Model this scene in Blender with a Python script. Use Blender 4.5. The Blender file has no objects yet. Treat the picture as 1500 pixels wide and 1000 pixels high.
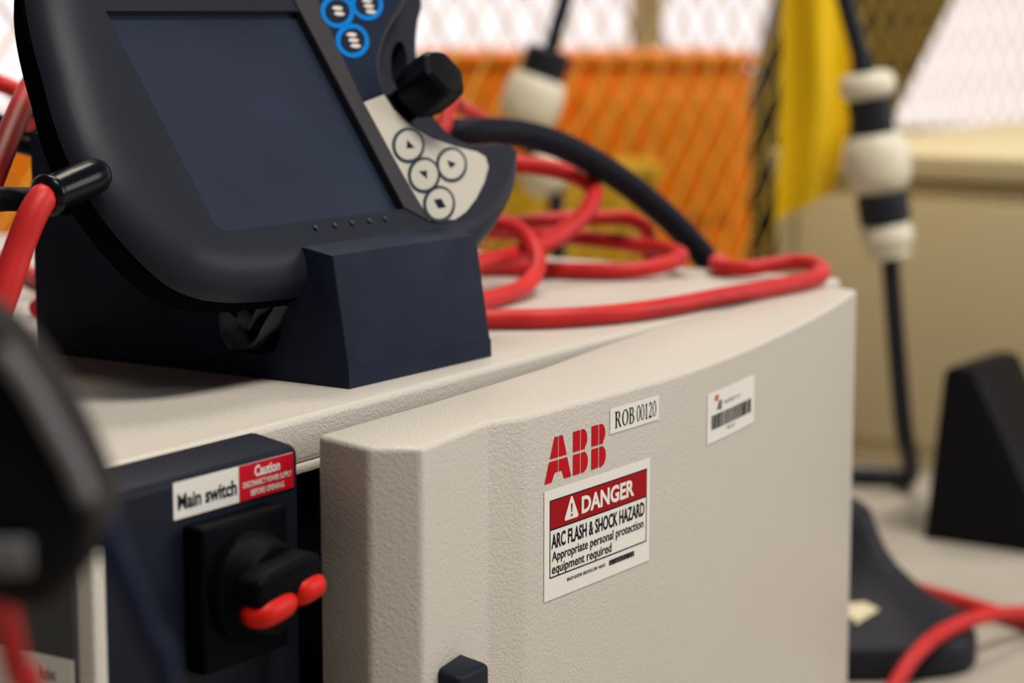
import bpy, bmesh, math, random
from mathutils import Vector, Matrix
from mathutils.geometry import tessellate_polygon

SC = bpy.context.scene
COL = SC.collection
rad = math.radians

# ------------------------------------------------------------------ camera
# world frame: floor z = 0, X runs along the controller front, Y into the controller
TOP = 0.33                      # height of the controller lid
YAW = rad(33.5993)              # heading of the lens from +X towards +Y
PITCH = rad(8.5658)
cam_data = bpy.data.cameras.new('camera')
cam = bpy.data.objects.new('camera', cam_data)
COL.objects.link(cam)
cam.location = (0, 0, TOP + 0.175)
cam.rotation_euler = (math.pi / 2 - PITCH, 0, YAW - math.pi / 2)
cam_data.sensor_width = 36
cam_data.lens = 36 * 3200 / 1500
cam_data.clip_start = 0.02
cam_data.dof.use_dof = True
cam_data.dof.focus_distance = 0.985
cam_data.dof.aperture_fstop = 6.4
cam_data.dof.aperture_blades = 0
SC.camera = cam

# ------------------------------------------------------------------ world, lights, exposure
SC.view_settings.view_transform = 'Standard'
SC.view_settings.look = 'None'
SC.view_settings.gamma = 1
SC.view_settings.use_curve_mapping = False
SC.view_settings.exposure = -0.27

w = bpy.data.worlds.new('hall_light')
SC.world = w
w.use_nodes = True
w.node_tree.nodes['Background'].inputs[0].default_value = (0.78, 0.84, 1.0, 1)
w.node_tree.nodes['Background'].inputs[1].default_value = 0.06


def area_light(name, loc, target, size, power, color):
    d = bpy.data.lights.new(name, 'AREA')
    d.shape = 'RECTANGLE'
    d.size, d.size_y = size
    d.energy = power
    d.color = color
    o = bpy.data.objects.new(name, d)
    COL.objects.link(o)
    o.location = loc
    o.rotation_euler = (Vector(target) - Vector(loc)).to_track_quat('-Z', 'Y').to_euler()
    return o


# lamps under the hall roof (4.5 m) and the daylight side on the right; all well outside the picture
area_light('ceiling_lamp_far_offscreen', (3.0, 1.9, 4.5), (2.2, 1.2, 0.3), (2.0, 1.2), 130, (1.0, 0.92, 0.79))
area_light('ceiling_lamp_aisle_offscreen', (0.7, -1.3, 4.5), (1.4, 0.6, 0.3), (2.0, 1.2), 250, (1.0, 0.94, 0.84))
area_light('window_right_offscreen', (4.6, -3.6, 2.2), (1.2, 0.5, 0.3), (3.0, 2.0), 150, (0.93, 0.96, 1.0))

FW = Vector((math.cos(YAW), math.sin(YAW), 0))       # heading along the aisle
RT = Vector((math.sin(YAW), -math.cos(YAW), 0))      # across the aisle


def aisle(l, d, z=0.0):
    """point at l across and d along the aisle"""
    p = RT * l + FW * d
    return (p.x, p.y, z)


AISLE_ROT = (0, 0, YAW - math.pi / 2)

# ------------------------------------------------------------------ materials
MATS = {}


def mat(name, color, rough=0.5, spec=0.5, bump=None, var=None, metal=0.0, emit=None, alpha=None, trans=0.0, coat=0.0):
    m = bpy.data.materials.new(name)
    m.use_nodes = True
    nt = m.node_tree
    b = nt.nodes['Principled BSDF']
    c = (*color, 1)
    b.inputs['Base Color'].default_value = c
    b.inputs['Roughness'].default_value = rough
    b.inputs['Specular IOR Level'].default_value = spec
    b.inputs['Metallic'].default_value = metal
    b.inputs['Transmission Weight'].default_value = trans
    b.inputs['Coat Weight'].default_value = coat
    if alpha is not None:
        b.inputs['Alpha'].default_value = alpha
    if emit:
        b.inputs['Emission Color'].default_value = (*emit[0], 1)
        b.inputs['Emission Strength'].default_value = emit[1]
    tc = nt.nodes.new('ShaderNodeTexCoord')
    if var:      # (scale, amount): gentle uneven colour
        n = nt.nodes.new('ShaderNodeTexNoise')
        n.inputs['Scale'].default_value = var[0]
        n.inputs['Detail'].default_value = 6
        nt.links.new(tc.outputs['Object'], n.inputs['Vector'])
        r = nt.nodes.new('ShaderNodeValToRGB')
        r.color_ramp.elements[0].position = 0.3
        r.color_ramp.elements[1].position = 0.7
        r.color_ramp.elements[0].color = (*[v * (1 - var[1]) for v in color], 1)
        r.color_ramp.elements[1].color = (*[min(1, v * (1 + var[1])) for v in color], 1)
        nt.links.new(n.outputs['Fac'], r.inputs['Fac'])
        nt.links.new(r.outputs['Color'], b.inputs['Base Color'])
    if bump:     # (scale, strength, distance)
        n = nt.nodes.new('ShaderNodeTexNoise')
        n.inputs['Scale'].default_value = bump[0]
        n.inputs['Detail'].default_value = 2.5
        n.inputs['Distortion'].default_value = 0.6
        nt.links.new(tc.outputs['Object'], n.inputs['Vector'])
        bp = nt.nodes.new('ShaderNodeBump')
        bp.inputs['Strength'].default_value = bump[1]
        bp.inputs['Distance'].default_value = bump[2]
        nt.links.new(n.outputs['Fac'], bp.inputs['Height'])
        nt.links.new(bp.outputs['Normal'], b.inputs['Normal'])
    MATS[name] = m
    return m


mat('paint', (0.56, 0.515, 0.455), 0.36, 0.5, bump=(620, 0.75, 0.0006))
mat('paint_far', (0.68, 0.57, 0.345), 0.6, 0.3)
mat('matt_black', (0.003, 0.003, 0.004), 0.8, 0.0)
mat('panel_navy', (0.0065, 0.009, 0.018), 0.5, 0.14, bump=(900, 0.2, 0.0004))
mat('switch_black', (0.0022, 0.0022, 0.0035), 0.5, 0.04)
mat('switch_red', (0.62, 0.010, 0.004), 0.45, 0.2)
mat('panel_grey', (0.05, 0.05, 0.052), 0.6, 0.3)
mat('pendant_shell', (0.0170, 0.0185, 0.0285), 0.42, 0.12, bump=(1600, 0.12, 0.0003))
mat('pendant_back', (0.003, 0.0035, 0.006), 0.6, 0.0)
mat('bezel', (0.038, 0.035, 0.040), 0.5, 0.15, bump=(1600, 0.12, 0.0003))
mat('screen', (0.015, 0.021, 0.042), 0.38, 0.34, var=(12, 0.15))
mat('key_beige', (0.46, 0.425, 0.37), 0.5, 0.2)
mat('key_ring', (0.012, 0.03, 0.04), 0.5, 0.3)
mat('key_navy', (0.011, 0.017, 0.034), 0.5, 0.06)
mat('key_blue', (0.0, 0.17, 0.56), 0.5, 0.06)
mat('key_mark', (0.62, 0.56, 0.50), 0.5, 0.3)
mat('rubber', (0.003, 0.003, 0.0045), 0.42, 0.12)
mat('boot_gloss', (0.003, 0.003, 0.005), 0.24, 0.16)
mat('cradle', (0.0125, 0.017, 0.036), 0.55, 0.10, var=(22, 0.35), bump=(300, 0.15, 0.0005))
mat('film', (0.5, 0.54, 0.6), 0.25, 0.4, alpha=0.10)
mat('red_cable', (0.55, 0.022, 0.022), 0.45, 0.22, var=(30, 0.15))
mat('black_hose', (0.006, 0.007, 0.013), 0.55, 0.10, bump=(700, 0.4, 0.0006))
mat('blue_cable', (0.008, 0.013, 0.034), 0.5, 0.1)
mat('plug_black', (0.002, 0.002, 0.003), 0.5, 0.12)
mat('plug_grey', (0.13, 0.13, 0.14), 0.5, 0.4)
mat('label_white', (0.80, 0.77, 0.71), 0.5, 0.3)
mat('label_red', (0.34, 0.002, 0.006), 0.5, 0.08)
mat('caution_red', (0.55, 0.006, 0.02), 0.5, 0.1)
mat('logo_red', (0.50, 0.001, 0.010), 0.45, 0.08)
mat('ink', (0.008, 0.009, 0.016), 0.6, 0.06)
mat('ink_soft', (0.16, 0.15, 0.15), 0.6, 0.2)
mat('ink_orange', (0.6, 0.12, 0.03), 0.6, 0.2)
mat('mesh_yellow', (0.62, 0.40, 0.02), 0.5, 0.3)
mat('sheet_yellow', (0.95, 0.60, 0.002), 0.5, 0.3)
mat('orange', (0.90, 0.22, 0.002), 0.45, 0.35, var=(5, 0.12))
mat('orange_yellow', (0.62, 0.36, 0.01), 0.5, 0.3, var=(8, 0.2))
mat('arm_dark', (0.022, 0.02, 0.012), 0.6, 0.2)
mat('conn_white', (0.82, 0.76, 0.60), 0.4, 0.4)
mat('conn_black', (0.012, 0.013, 0.02), 0.5, 0.3)
mat('concrete', (0.40, 0.36, 0.31), 0.55, 0.3, var=(3, 0.18), bump=(60, 0.1, 0.002))
mat('wall_paint', (0.55, 0.45, 0.36), 0.8, 0.2, var=(2, 0.08))
mat('frame_tan', (0.42, 0.30, 0.16), 0.6, 0.3)
mat('daylight_pane', (0.3, 0.3, 0.3), 0.4, 0.3, emit=((1.0, 0.90, 0.92), 1.12))
mat('wedge_black', (0.007, 0.007, 0.010), 0.5, 0.1)
mat('foot_slate', (0.017, 0.017, 0.023), 0.5, 0.12)
mat('arrow_cream', (0.70, 0.62, 0.42), 0.6, 0.2)

# ------------------------------------------------------------------ mesh helpers


def link(name, me, parent=None, loc=None, rot=None):
    o = bpy.data.objects.new(name, me)
    COL.objects.link(o)
    if parent:
        o.parent = parent
    if loc:
        o.location = loc
    if rot:
        o.rotation_euler = rot
    return o


def tag(o, label, cat, group=None):
    o['label'] = label
    o['category'] = cat
    if group:
        o['group'] = group
    return o


def empty(name, label, cat, loc=(0, 0, 0), rot=None, group=None):
    o = link(name, None, None, loc, rot)
    return tag(o, label, cat, group)


def build(name, verts, faces, mats, parent=None, fm=None, smooth=False, loc=None, rot=None, bevel=0, seg=3, angle=30):
    me = bpy.data.meshes.new(name)
    if bevel:
        bm = bmesh.new()
        vs = [bm.verts.new(v) for v in verts]
        for i, f in enumerate(faces):
            try:
                fc = bm.faces.new([vs[k] for k in f])
                if fm:
                    fc.material_index = fm[i]
            except ValueError:
                pass
        bmesh.ops.recalc_face_normals(bm, faces=bm.faces)
        bm.edges.ensure_lookup_table()
        es = [e for e in bm.edges if len(e.link_faces) == 2 and e.calc_face_angle(0) > rad(angle)]
        bmesh.ops.bevel(bm, geom=es, offset=bevel, segments=seg, profile=0.5, affect='EDGES', clamp_overlap=True)
        bm.to_mesh(me)
        bm.free()
    else:
        me.from_pydata([tuple(v) for v in verts], [], [tuple(f) for f in faces])
        if fm:
            for p, i in zip(me.polygons, fm):
                p.material_index = i
    for m in (mats if isinstance(mats, (list, tuple)) else [mats]):
        me.materials.append(MATS[m])
    me.update()
    if smooth:
        me.shade_smooth()
        me.set_sharp_from_angle(angle=rad(smooth if smooth > 1 else 35))
    return link(name, me, parent, loc, rot)


def box_vf(x0, x1, y0, y1, z0, z1):
    v = [(x0, y0, z0), (x1, y0, z0), (x1, y1, z0), (x0, y1, z0), (x0, y0, z1), (x1, y0, z1), (x1, y1, z1), (x0, y1, z1)]
    f = [(0, 3, 2, 1), (4, 5, 6, 7), (0, 1, 5, 4), (1, 2, 6, 5), (2, 3, 7, 6), (3, 0, 4, 7)]
    return v, f


def box(name, a, m, parent=None, bevel=0.002, seg=3, **k):
    v, f = box_vf(*a)
    return build(name, v, f, m, parent, bevel=bevel, seg=seg, smooth=True, **k)


def prism_vf(poly, axis, a, b):
    """extrude a 2-D polygon along an axis: axis 'x' -> poly=(y,z); 'y' -> (x,z); 'z' -> (x,y)"""
    def P(p, t):
        return (t, p[0], p[1]) if axis == 'x' else (p[0], t, p[1]) if axis == 'y' else (p[0], p[1], t)
    n = len(poly)
    v = [P(p, a) for p in poly] + [P(p, b) for p in poly]
    f = [tuple(range(n))[::-1], tuple(range(n, 2 * n))] + [(i, (i + 1) % n, n + (i + 1) % n, n + i) for i in range(n)]
    return v, f


def catmull(pts, per=8, closed=False):
    pts = [Vector(p) for p in pts]
    n = len(pts)
    out = []
    rng = range(n) if closed else range(n - 1)
    for i in rng:
        p1, p2 = pts[i], pts[(i + 1) % n]
        p0 = pts[(i - 1) % n] if closed or i > 0 else p1 * 2 - p2
        p3 = pts[(i + 2) % n] if closed or i < n - 2 else p2 * 2 - p1
        # centripetal-ish tension via plain Catmull-Rom
        for k in range(per):
            t = k / per
            out.append(0.5 * ((2 * p1) + (p2 - p0) * t + (2 * p0 - 5 * p1 + 4 * p2 - p3) * t * t + (3 * p1 - p0 - 3 * p2 + p3) * t ** 3))
    if not closed:
        out.append(pts[-1])
    return out


def tube_vf(pts, r, seg=12, closed=False):
    pts = [Vector(p) for p in pts]
    n = len(pts)
    v, f = [], []
    up = None
    for i, p in enumerate(pts):
        if closed:
            t = (pts[(i + 1) % n] - pts[i - 1]).normalized()
        else:
            t = (pts[min(i + 1, n - 1)] - pts[max(i - 1, 0)]).normalized()
        if up is None:
            up = Vector((0, 0, 1)) if abs(t.z) < 0.9 else Vector((1, 0, 0))
        up = (up - t * up.dot(t)).normalized()
        s = t.cross(up)
        rr = r[i] if isinstance(r, (list, tuple)) else r
        for k in range(seg):
            a = 2 * math.pi * k / seg
            v.append(p + (up * math.cos(a) + s * math.sin(a)) * rr)
    m = n if closed else n - 1
    for i in range(m):
        for k in range(seg):
            a, b = i * seg + k, i * seg + (k + 1) % seg
            c, d = ((i + 1) % n) * seg + (k + 1) % seg, ((i + 1) % n) * seg + k
            f.append((a, d, c, b))
    if not closed:
        f.append(tuple(range(seg)))
        f.append(tuple(range((n - 1) * seg, n * seg))[::-1])
    return v, f


def cable(name, pts, r, m, label=None, cat=None, group=None, parent=None, per=8, seg=12):
    path = catmull(pts, per)
    for q in path:
        q.z = max(q.z, r + 0.0003)
    v, f = tube_vf(path, r, seg)
    o = build(name, v, f, m, parent, smooth=60)
    if label:
        tag(o, label, cat, group)
    return o


def lathe_vf(prof, seg=32):
    """prof = [(r,z)...] around z"""
    v, f = [], []
    for r, z in prof:
        for k in range(seg):
            a = 2 * math.pi * k / seg
            v.append((r * math.cos(a), r * math.sin(a), z))
    for i in range(len(prof) - 1):
        for k in range(seg):
            f.append((i * seg + k, i * seg + (k + 1) % seg, (i + 1) * seg + (k + 1) % seg, (i + 1) * seg + k))
    f.append(tuple(range(seg))[::-1])
    f.append(tuple(range((len(prof) - 1) * seg, len(prof) * seg)))
    return v, f


def orient(o, a, b):
    """put an object built along +z from a towards b"""
    a, b = Vector(a), Vector(b)
    o.location = a
    o.rotation_euler = (b - a).to_track_quat('Z', 'Y').to_euler()
    return o


# ---- flat print: polygons in a 2-D sheet, mapped on a surface, one mesh with several inks
def text2d(s, x0, y0, x1, y1, bold=0.0, shear=0.0):
    """outline of a line of text fitted to a box"""
    cu = bpy.data.curves.new('t', 'FONT')
    cu.body = s
    cu.resolution_u = 3
    cu.offset = bold
    ob = bpy.data.objects.new('t', cu)
    COL.objects.link(ob)
    dg = bpy.context.evaluated_depsgraph_get()
    me = bpy.data.meshes.new_from_object(ob.evaluated_get(dg))
    V = [(v.co.x + shear * v.co.y, v.co.y) for v in me.vertices]
    F = [tuple(p.vertices) for p in me.polygons]
    bpy.data.objects.remove(ob)
    bpy.data.curves.remove(cu)
    bpy.data.meshes.remove(me)
    ax, bx = min(p[0] for p in V), max(p[0] for p in V)
    ay, by = min(p[1] for p in V), max(p[1] for p in V)
    return [(x0 + (x - ax) / (bx - ax) * (x1 - x0), y0 + (y - ay) / (by - ay) * (y1 - y0)) for x, y in V], F


class Print:
    def __init__(s, fn):
        s.fn, s.v, s.f, s.m, s.mats = fn, [], [], [], []

    def mi(s, m):
        if m not in s.mats:
            s.mats.append(m)
        return s.mats.index(m)

    def add(s, V, F, m, off):
        b = len(s.v)
        s.v += [s.fn(x, y, off) for x, y in V]
        s.f += [tuple(b + i for i in f) for f in F]
        s.m += [s.mi(m)] * len(F)

    def rect(s, x0, y0, x1, y1, m, off, n=1):
        V = []
        for i in range(n + 1):
            x = x0 + (x1 - x0) * i / n
            V += [(x, y0), (x, y1)]
        s.add(V, [(2 * i, 2 * i + 2, 2 * i + 3, 2 * i + 1) for i in range(n)], m, off)

    def sheet(s, x0, y0, x1, y1, m, t, n=10):
        """paper with a thickness"""
        s.rect(x0, y0, x1, y1, m, t, n)
        for i in range(n):
            a, b = x0 + (x1 - x0) * i / n, x0 + (x1 - x0) * (i + 1) / n
            for y in (y0, y1):
                k = len(s.v)
                s.v += [s.fn(a, y, 0), s.fn(b, y, 0), s.fn(b, y, t), s.fn(a, y, t)]
                s.f.append((k, k + 1, k + 2, k + 3) if y == y0 else (k + 3, k + 2, k + 1, k))
                s.m.append(s.mi(m))
        for x in (x0, x1):
            k = len(s.v)
            s.v += [s.fn(x, y0, 0), s.fn(x, y1, 0), s.fn(x, y1, t), s.fn(x, y0, t)]
            s.f.append((k, k + 3, k + 2, k + 1) if x == x0 else (k, k + 1, k + 2, k + 3))
            s.m.append(s.mi(m))

    def poly(s, pts, m, off, holes=()):
        loops = [[Vector((x, y, 0)) for x, y in pts]] + [[Vector((x, y, 0)) for x, y in h] for h in holes]
        flat = [(p.x, p.y) for l in loops for p in l]
        tris = []
        for t in tessellate_polygon(loops):
            a, b, c = (flat[i] for i in t)
            cr = (b[0] - a[0]) * (c[1] - a[1]) - (b[1] - a[1]) * (c[0] - a[0])
            tris.append(tuple(t) if cr > 0 else tuple(t)[::-1])
        s.add(flat, tris, m, off)

    def text(s, txt, x0, y0, x1, y1, m, off, bold=0.0, shear=0.0):
        V, F = text2d(txt, x0, y0, x1, y1, bold, shear)
        s.add(V, F, m, off)

    def done(s, name, parent):
        return build(name, s.v, s.f, s.mats, parent, fm=s.m)


# ================================================================== THE HALL
def structure(o):
    o['kind'] = 'structure'
    return o


v, f = box_vf(-3, 12, -8, 10, -0.05, 0)
structure(build('floor', v, f, 'concrete'))

# glazed wall at the end of the hall
WD = 6.6
wall = build('wall_back', *box_vf(-5, 5, 0.0, 0.2, 0.0, 0.10), 'wall_paint', loc=aisle(0, WD), rot=AISLE_ROT)
structure(wall)
structure(build('trim_1', *box_vf(-5, 5, -0.02, 0.22, 3.0, 3.5), 'wall_paint', loc=aisle(0, WD), rot=AISLE_ROT))
for i in range(8):
    x0 = -4.595 + i * 1.25
    fr = []
    V, F = [], []
    for a in [(x0, x0 + 0.05, 0.02, 0.16, 0.10, 3.0), (x0 + 1.20, x0 + 1.25, 0.02, 0.16, 0.10, 3.0),
              (x0 + 0.05, x0 + 1.20, 0.03, 0.15, 0.10, 0.16), (x0 + 0.05, x0 + 1.20, 0.03, 0.15, 2.92, 3.0),
              (x0 + 0.05, x0 + 1.20, 0.04, 0.14, 1.45, 1.52)]:
        vv, ff = box_vf(*a)
        b = len(V)
        V += vv
        F += [tuple(b + k for k in q) for q in ff]
    win = structure(build('window_%d' % (i + 1), V, F, 'frame_tan', loc=aisle(0, WD), rot=AISLE_ROT))
    for z0, z1 in ((0.16, 1.45), (1.52, 2.92)):
        build('pane', *box_vf(x0 + 0.05, x0 + 1.20, 0.08, 0.10, z0, z1), 'daylight_pane', parent=win)

# ================================================================== ROBOT CONTROLLER
ctl = empty('robot_controller', 'beige robot controller cabinet with red logo door and dark main switch panel', 'controller', (0, 0, 0))
X0, X1, YB = 0.57, 1.325, 1.30
# body under the lid
build('body', *box_vf(X0 + 0.006, X1 - 0.012, 0.640, YB - 0.01, 0.02, 0.305), 'paint', ctl)
# added near-black block: paints in the shade of the gap behind the door
box('door_gap_shade', (0.69, X1 - 0.02, 0.612, 0.640, 0.03, 0.304), 'matt_black', ctl, bevel=0.003)
# lid with a slightly bowed front edge and rolled rim
LF = [(0.57, 0.595), (0.64, 0.595), (0.70, 0.5955), (0.76, 0.5985), (0.84, 0.6028), (0.92, 0.6065), (1.0, 0.6095), (1.083, 0.612), (1.2, 0.6150), (1.325, 0.6165)]
lidp = LF + [(1.325, YB), (0.57, YB)]
v, f = prism_vf(lidp, 'z', 0.309, TOP)
build('lid', v, f, 'paint', ctl, bevel=0.0035, seg=4, angle=20, smooth=30)
lipp = [(x, y - 0.0015) for x, y in LF] + [(x, y + 0.02) for x, y in LF[::-1]]
v, f = prism_vf(lipp, 'z', 0.305, 0.3092)
build('lid_lip', v, f, 'paint', ctl, bevel=0.0012, seg=2, angle=40, smooth=30)
# left flank: pale corner post, grey side panel and a sticker
box('corner_post', (0.569, 0.5765, 0.5645, 0.66, 0.02, 0.3085), 'paint', ctl, bevel=0.0015)
sp = box('side_panel', (0.5665, 0.573, 0.5725, YB - 0.02, 0.03, 0.3045), 'panel_grey', ctl, bevel=0.001)
p = Print(lambda x, y, o: (0.5665 - o, 0.640 - x, y))
p.sheet(0.0, 0.18, 0.0670, 0.2655, 'label_white', 0.0004, 1)
p.text('Robot', 0.0500, 0.2560, 0.0580, 0.2610, 'ink_soft', 0.0006, 0.02)
p.text('Industrial', 0.0500, 0.2490, 0.0640, 0.2545, 'ink_soft', 0.0006, 0.02)
p.done('side_sticker', sp)
# two grooves of the side panel's moulded lettering field
box('side_ridge', (0.5655, 0.567, 0.583, 0.72, 0.292, 0.2945), 'panel_grey', sp, bevel=0.0004)
for k in range(4):
    xx, yy = (X0 + 0.06, X1 - 0.08)[k % 2], (0.70, 1.2)[k // 2]
    v, f = lathe_vf([(0.022, 0), (0.025, 0.003), (0.025, 0.012), (0.02, 0.022)], 20)
    build('foot', v, f, 'rubber', ctl, smooth=40, loc=(xx, yy, 0))

# --- door, profile seen from above
DC = [(0.7885, 0.5167), (0.84, 0.5160), (0.885, 0.5158), (0.928, 0.5164), (0.975, 0.5208), (1.0215, 0.5272), (1.07, 0.5355), (1.124, 0.5458), (1.18, 0.5578), (1.225, 0.5690), (1.2745, 0.5825)]
DCs = catmull([(x, y, 0) for x, y in DC], 4)


def door_y(x):
    for a, b in zip(DCs, DCs[1:]):
        if a.x <= x <= b.x:
            return a.y + (b.y - a.y) * (x - a.x) / (b.x - a.x)
    return DCs[0].y if x < DCs[0].x else DCs[-1].y


prof = [(0.7045, 0.566), (0.6940, 0.5315), (0.7065, 0.5130), (0.7660, 0.5228)] + [(q.x, q.y) for q in DCs] + [
    (1.2860, 0.6120), (1.083, 0.6085), (0.99, 0.5965), (0.90, 0.5815), (0.79, 0.5712)]
v, f = prism_vf(prof, 'z', 0.035, TOP)
door = build('door', v, f, 'paint', ctl, bevel=0.0026, seg=4, angle=12, smooth=28)

sheetfn = lambda x, y, o: (x, door_y(x) - 0.0001 - o, y)
# danger label
p = Print(sheetfn)
L, R, B, Tt = 0.8030, 0.8958, 0.2425, 0.2930
p.sheet(L, B, R, Tt, 'label_white', 0.0003, 10)
fx0, fx1, fy0, fy1 = L + 0.0042, R - 0.0030, B + 0.0100, Tt - 0.0045
t = 0.0006
p.rect(fx0, fy0, fx0 + t, fy1, 'ink', 0.00045)
p.rect(fx1 - t, fy0, fx1, fy1, 'ink', 0.00045)
p.rect(fx0, fy0, fx1, fy0 + t, 'ink', 0.00045, 8)
p.rect(fx0, fy1 - t, fx1, fy1, 'ink', 0.00045, 8)
band = fy1 - 0.0133
p.rect(fx0 + t, band, fx1 - t, fy1 - t, 'label_red', 0.00045, 8)
p.rect(fx0 + t, band - 0.0007, fx1 - t, band, 'ink', 0.00045, 8)
# warning triangle with an exclamation mark
tx, ty = fx0 + 0.0178, band + 0.0026
tri = []
for (cx, cy), a0 in (((tx - 0.0048, ty), 150), ((tx + 0.0048, ty), 270), ((tx, ty + 0.0088), 30)):
    for k in range(5):
        a = rad(a0 + k * 30)
        tri.append((cx + 0.0009 * math.cos(a), cy + 0.0009 * math.sin(a)))
p.poly(tri, 'label_white', 0.0006)
p.poly([(tx - 0.0003, ty + 0.0022), (tx + 0.0003, ty + 0.0022), (tx + 0.0007, ty + 0.0063), (tx - 0.0007, ty + 0.0063)], 'label_red', 0.00075)
p.rect(tx - 0.0006, ty + 0.0004, tx + 0.0006, ty + 0.0015, 'label_red', 0.00075)
p.text('DANGER', tx + 0.0085, band + 0.0022, tx + 0.0085 + 0.0470, fy1 - 0.0028, 'label_white', 0.0006, 0.035)
p.text('ARC FLASH & SHOCK HAZARD', fx0 + 0.0014, band - 0.0094, fx1 - 0.0022, band - 0.0025, 'ink', 0.0005, 0.022)
p.text('Appropriate personal protection', fx0 + 0.0018, band - 0.0166, fx1 - 0.0030, band - 0.0107, 'ink', 0.0005, 0.012)
p.text('equipment required', fx0 + 0.0018, band - 0.0224, fx0 + 0.0530, band - 0.0165, 'ink', 0.0005, 0.012)
p.text('BRADY-#105938  BRADYID.COM  Y436415', fx0 + 0.0145, B + 0.0056, fx0 + 0.0475, B + 0.0074, 'ink', 0.0005, 0.02)
rng = random.Random(3)
x = fx0 + 0.0510
while x < fx0 + 0.0735:
    wd = rng.choice((0.0005, 0.0009, 0.0013))
    p.rect(x, B + 0.0053, x + wd, B + 0.0078, 'ink', 0.0005)
    x += wd + rng.choice((0.0003, 0.0005))
p.rect(fx0 + 0.0510, B + 0.0074, fx0 + 0.0735, B + 0.0078, 'ink', 0.00052, 4)
o = p.done('danger_label', door)
o['label'] = 'white and red danger label for arc flash and shock hazard'

# red three-letter logo, split by thin pale cuts
p = Print(sheetfn)
LH = 0.0203
zb = 0.2965


def letter(x, ww, parts):
    for pts in parts:
        p.poly([(x + a * ww, zb + b * LH) for a, b in pts], 'logo_red', 0.00008)


def arc(cx, cy, rx, ry, a0, a1, n=7):
    return [(cx + rx * math.cos(rad(a0 + (a1 - a0) * k / n)), cy + ry * math.sin(rad(a0 + (a1 - a0) * k / n))) for k in range(n + 1)]


g = 0.025
letter(0.8033, 0.0225, [
    [(0.0, 0.0), (0.26, 0.0), (0.37, 0.20), (0.495, 0.20), (0.495, 0.47), (0.168, 0.47)],
    [(0.525, 0.20), (0.63, 0.20), (0.72, 0.0), (0.98, 0.0), (0.83, 0.47), (0.525, 0.47)],
    [(0.19, 0.53), (0.495, 0.53), (0.495, 1.0), (0.36, 1.0)],
    [(0.525, 0.53), (0.81, 0.53), (0.66, 1.0), (0.525, 1.0)]])
for bx_ in (0.8268, 0.8425):
    letter(bx_, 0.0128, [
        [(0.0, 0.0), (0.47, 0.0), (0.47, 0.47), (0.0, 0.47)],
        [(0.53, 0.0)] + arc(0.66, 0.24, 0.34, 0.24, -90, 70) + [(0.80, 0.47), (0.53, 0.47)],
        [(0.0, 0.53), (0.47, 0.53), (0.47, 1.0), (0.0, 1.0)],
        [(0.53, 0.53), (0.82, 0.53)] + arc(0.63, 0.77, 0.32, 0.23, -60, 90) + [(0.53, 1.0)]])
o = p.done('logo', door)
o['label'] = 'red ABB letters'

# number tape, serif figures drawn stroke by stroke
p = Print(sheetfn)
nl, nr, nb, nt_ = 0.8585, 0.9040, 0.3106, 0.3224
p.sheet(nl, nb, nr, nt_, 'label_white', 0.0003, 4)
gh, gb = 0.0078, nb + 0.0021


def glyph(x, ww, polys, holes=None):
    for i, pts in enumerate(polys):
        hs = (holes or {}).get(i, [])
        p.poly([(x + a * ww, gb + b * gh) for a, b in pts], 'ink', 0.00045, [[(x + a * ww, gb + b * gh) for a, b in h] for h in hs])


def oval(thin=0.10):
    return [arc(0.5, 0.5, 0.5, 0.5, 0, 354, 26)], {0: [arc(0.5, 0.5, 0.5 - 0.20, 0.5 - 0.06, 0, 354, 26)]}


def g_R(x, ww):
    glyph(x, ww, [[(0, 0), (0.42, 0), (0.42, 0.05), (0.32, 0.05), (0.32, 0.95), (0, 1), (0, 0.95), (0.12, 0.95), (0.12, 0.05), (0, 0.05)],
                  [(0.0, 1.0), (0.0, 0.95), (0.32, 0.95), (0.32, 1.0)],
                  [(0.32, 0.94)] + arc(0.46, 0.745, 0.16, 0.195, 90, -90, 8) + [(0.32, 0.55), (0.32, 0.49)] + arc(0.50, 0.745, 0.30, 0.255, -90, 90, 10) + [(0.32, 1.0)],
                  [(0.40, 0.50), (0.60, 0.50), (0.94, 0.05), (1.02, 0.05), (1.02, 0), (0.76, 0)]])


def g_B(x, ww):
    glyph(x, ww, [[(0, 0), (0.34, 0), (0.34, 1), (0, 1), (0, 0.95), (0.13, 0.95), (0.13, 0.05), (0, 0.05)],
                  [(0.34, 0.94)] + arc(0.48, 0.76, 0.17, 0.18, 90, -90, 8) + [(0.34, 0.58), (0.34, 0.51)] + arc(0.52, 0.755, 0.32, 0.245, -90, 90, 10) + [(0.34, 1.0)],
                  [(0.34, 0.49)] + arc(0.50, 0.28, 0.24, 0.22, 90, -90, 8) + [(0.34, 0.06), (0.34, 0.0)] + arc(0.55, 0.27, 0.42, 0.27, -90, 90, 10) + [(0.34, 0.54)]])


def g_1(x, ww):
    glyph(x, ww, [[(0.15, 0), (0.85, 0), (0.85, 0.05), (0.64, 0.06), (0.64, 1.0), (0.56, 1.0), (0.12, 0.86), (0.14, 0.82), (0.36, 0.86), (0.36, 0.06), (0.15, 0.05)]])


def g_2(x, ww):
    glyph(x, ww, [arc(0.46, 0.70, 0.42, 0.30, 165, -35, 12) + [(0.30, 0.13), (0.86, 0.13), (0.92, 0.22), (0.97, 0.22), (0.88, 0.0), (0.0, 0.0), (0.0, 0.04), (0.50, 0.45)] + arc(0.44, 0.68, 0.24, 0.22, -10, 165, 10)])


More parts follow.
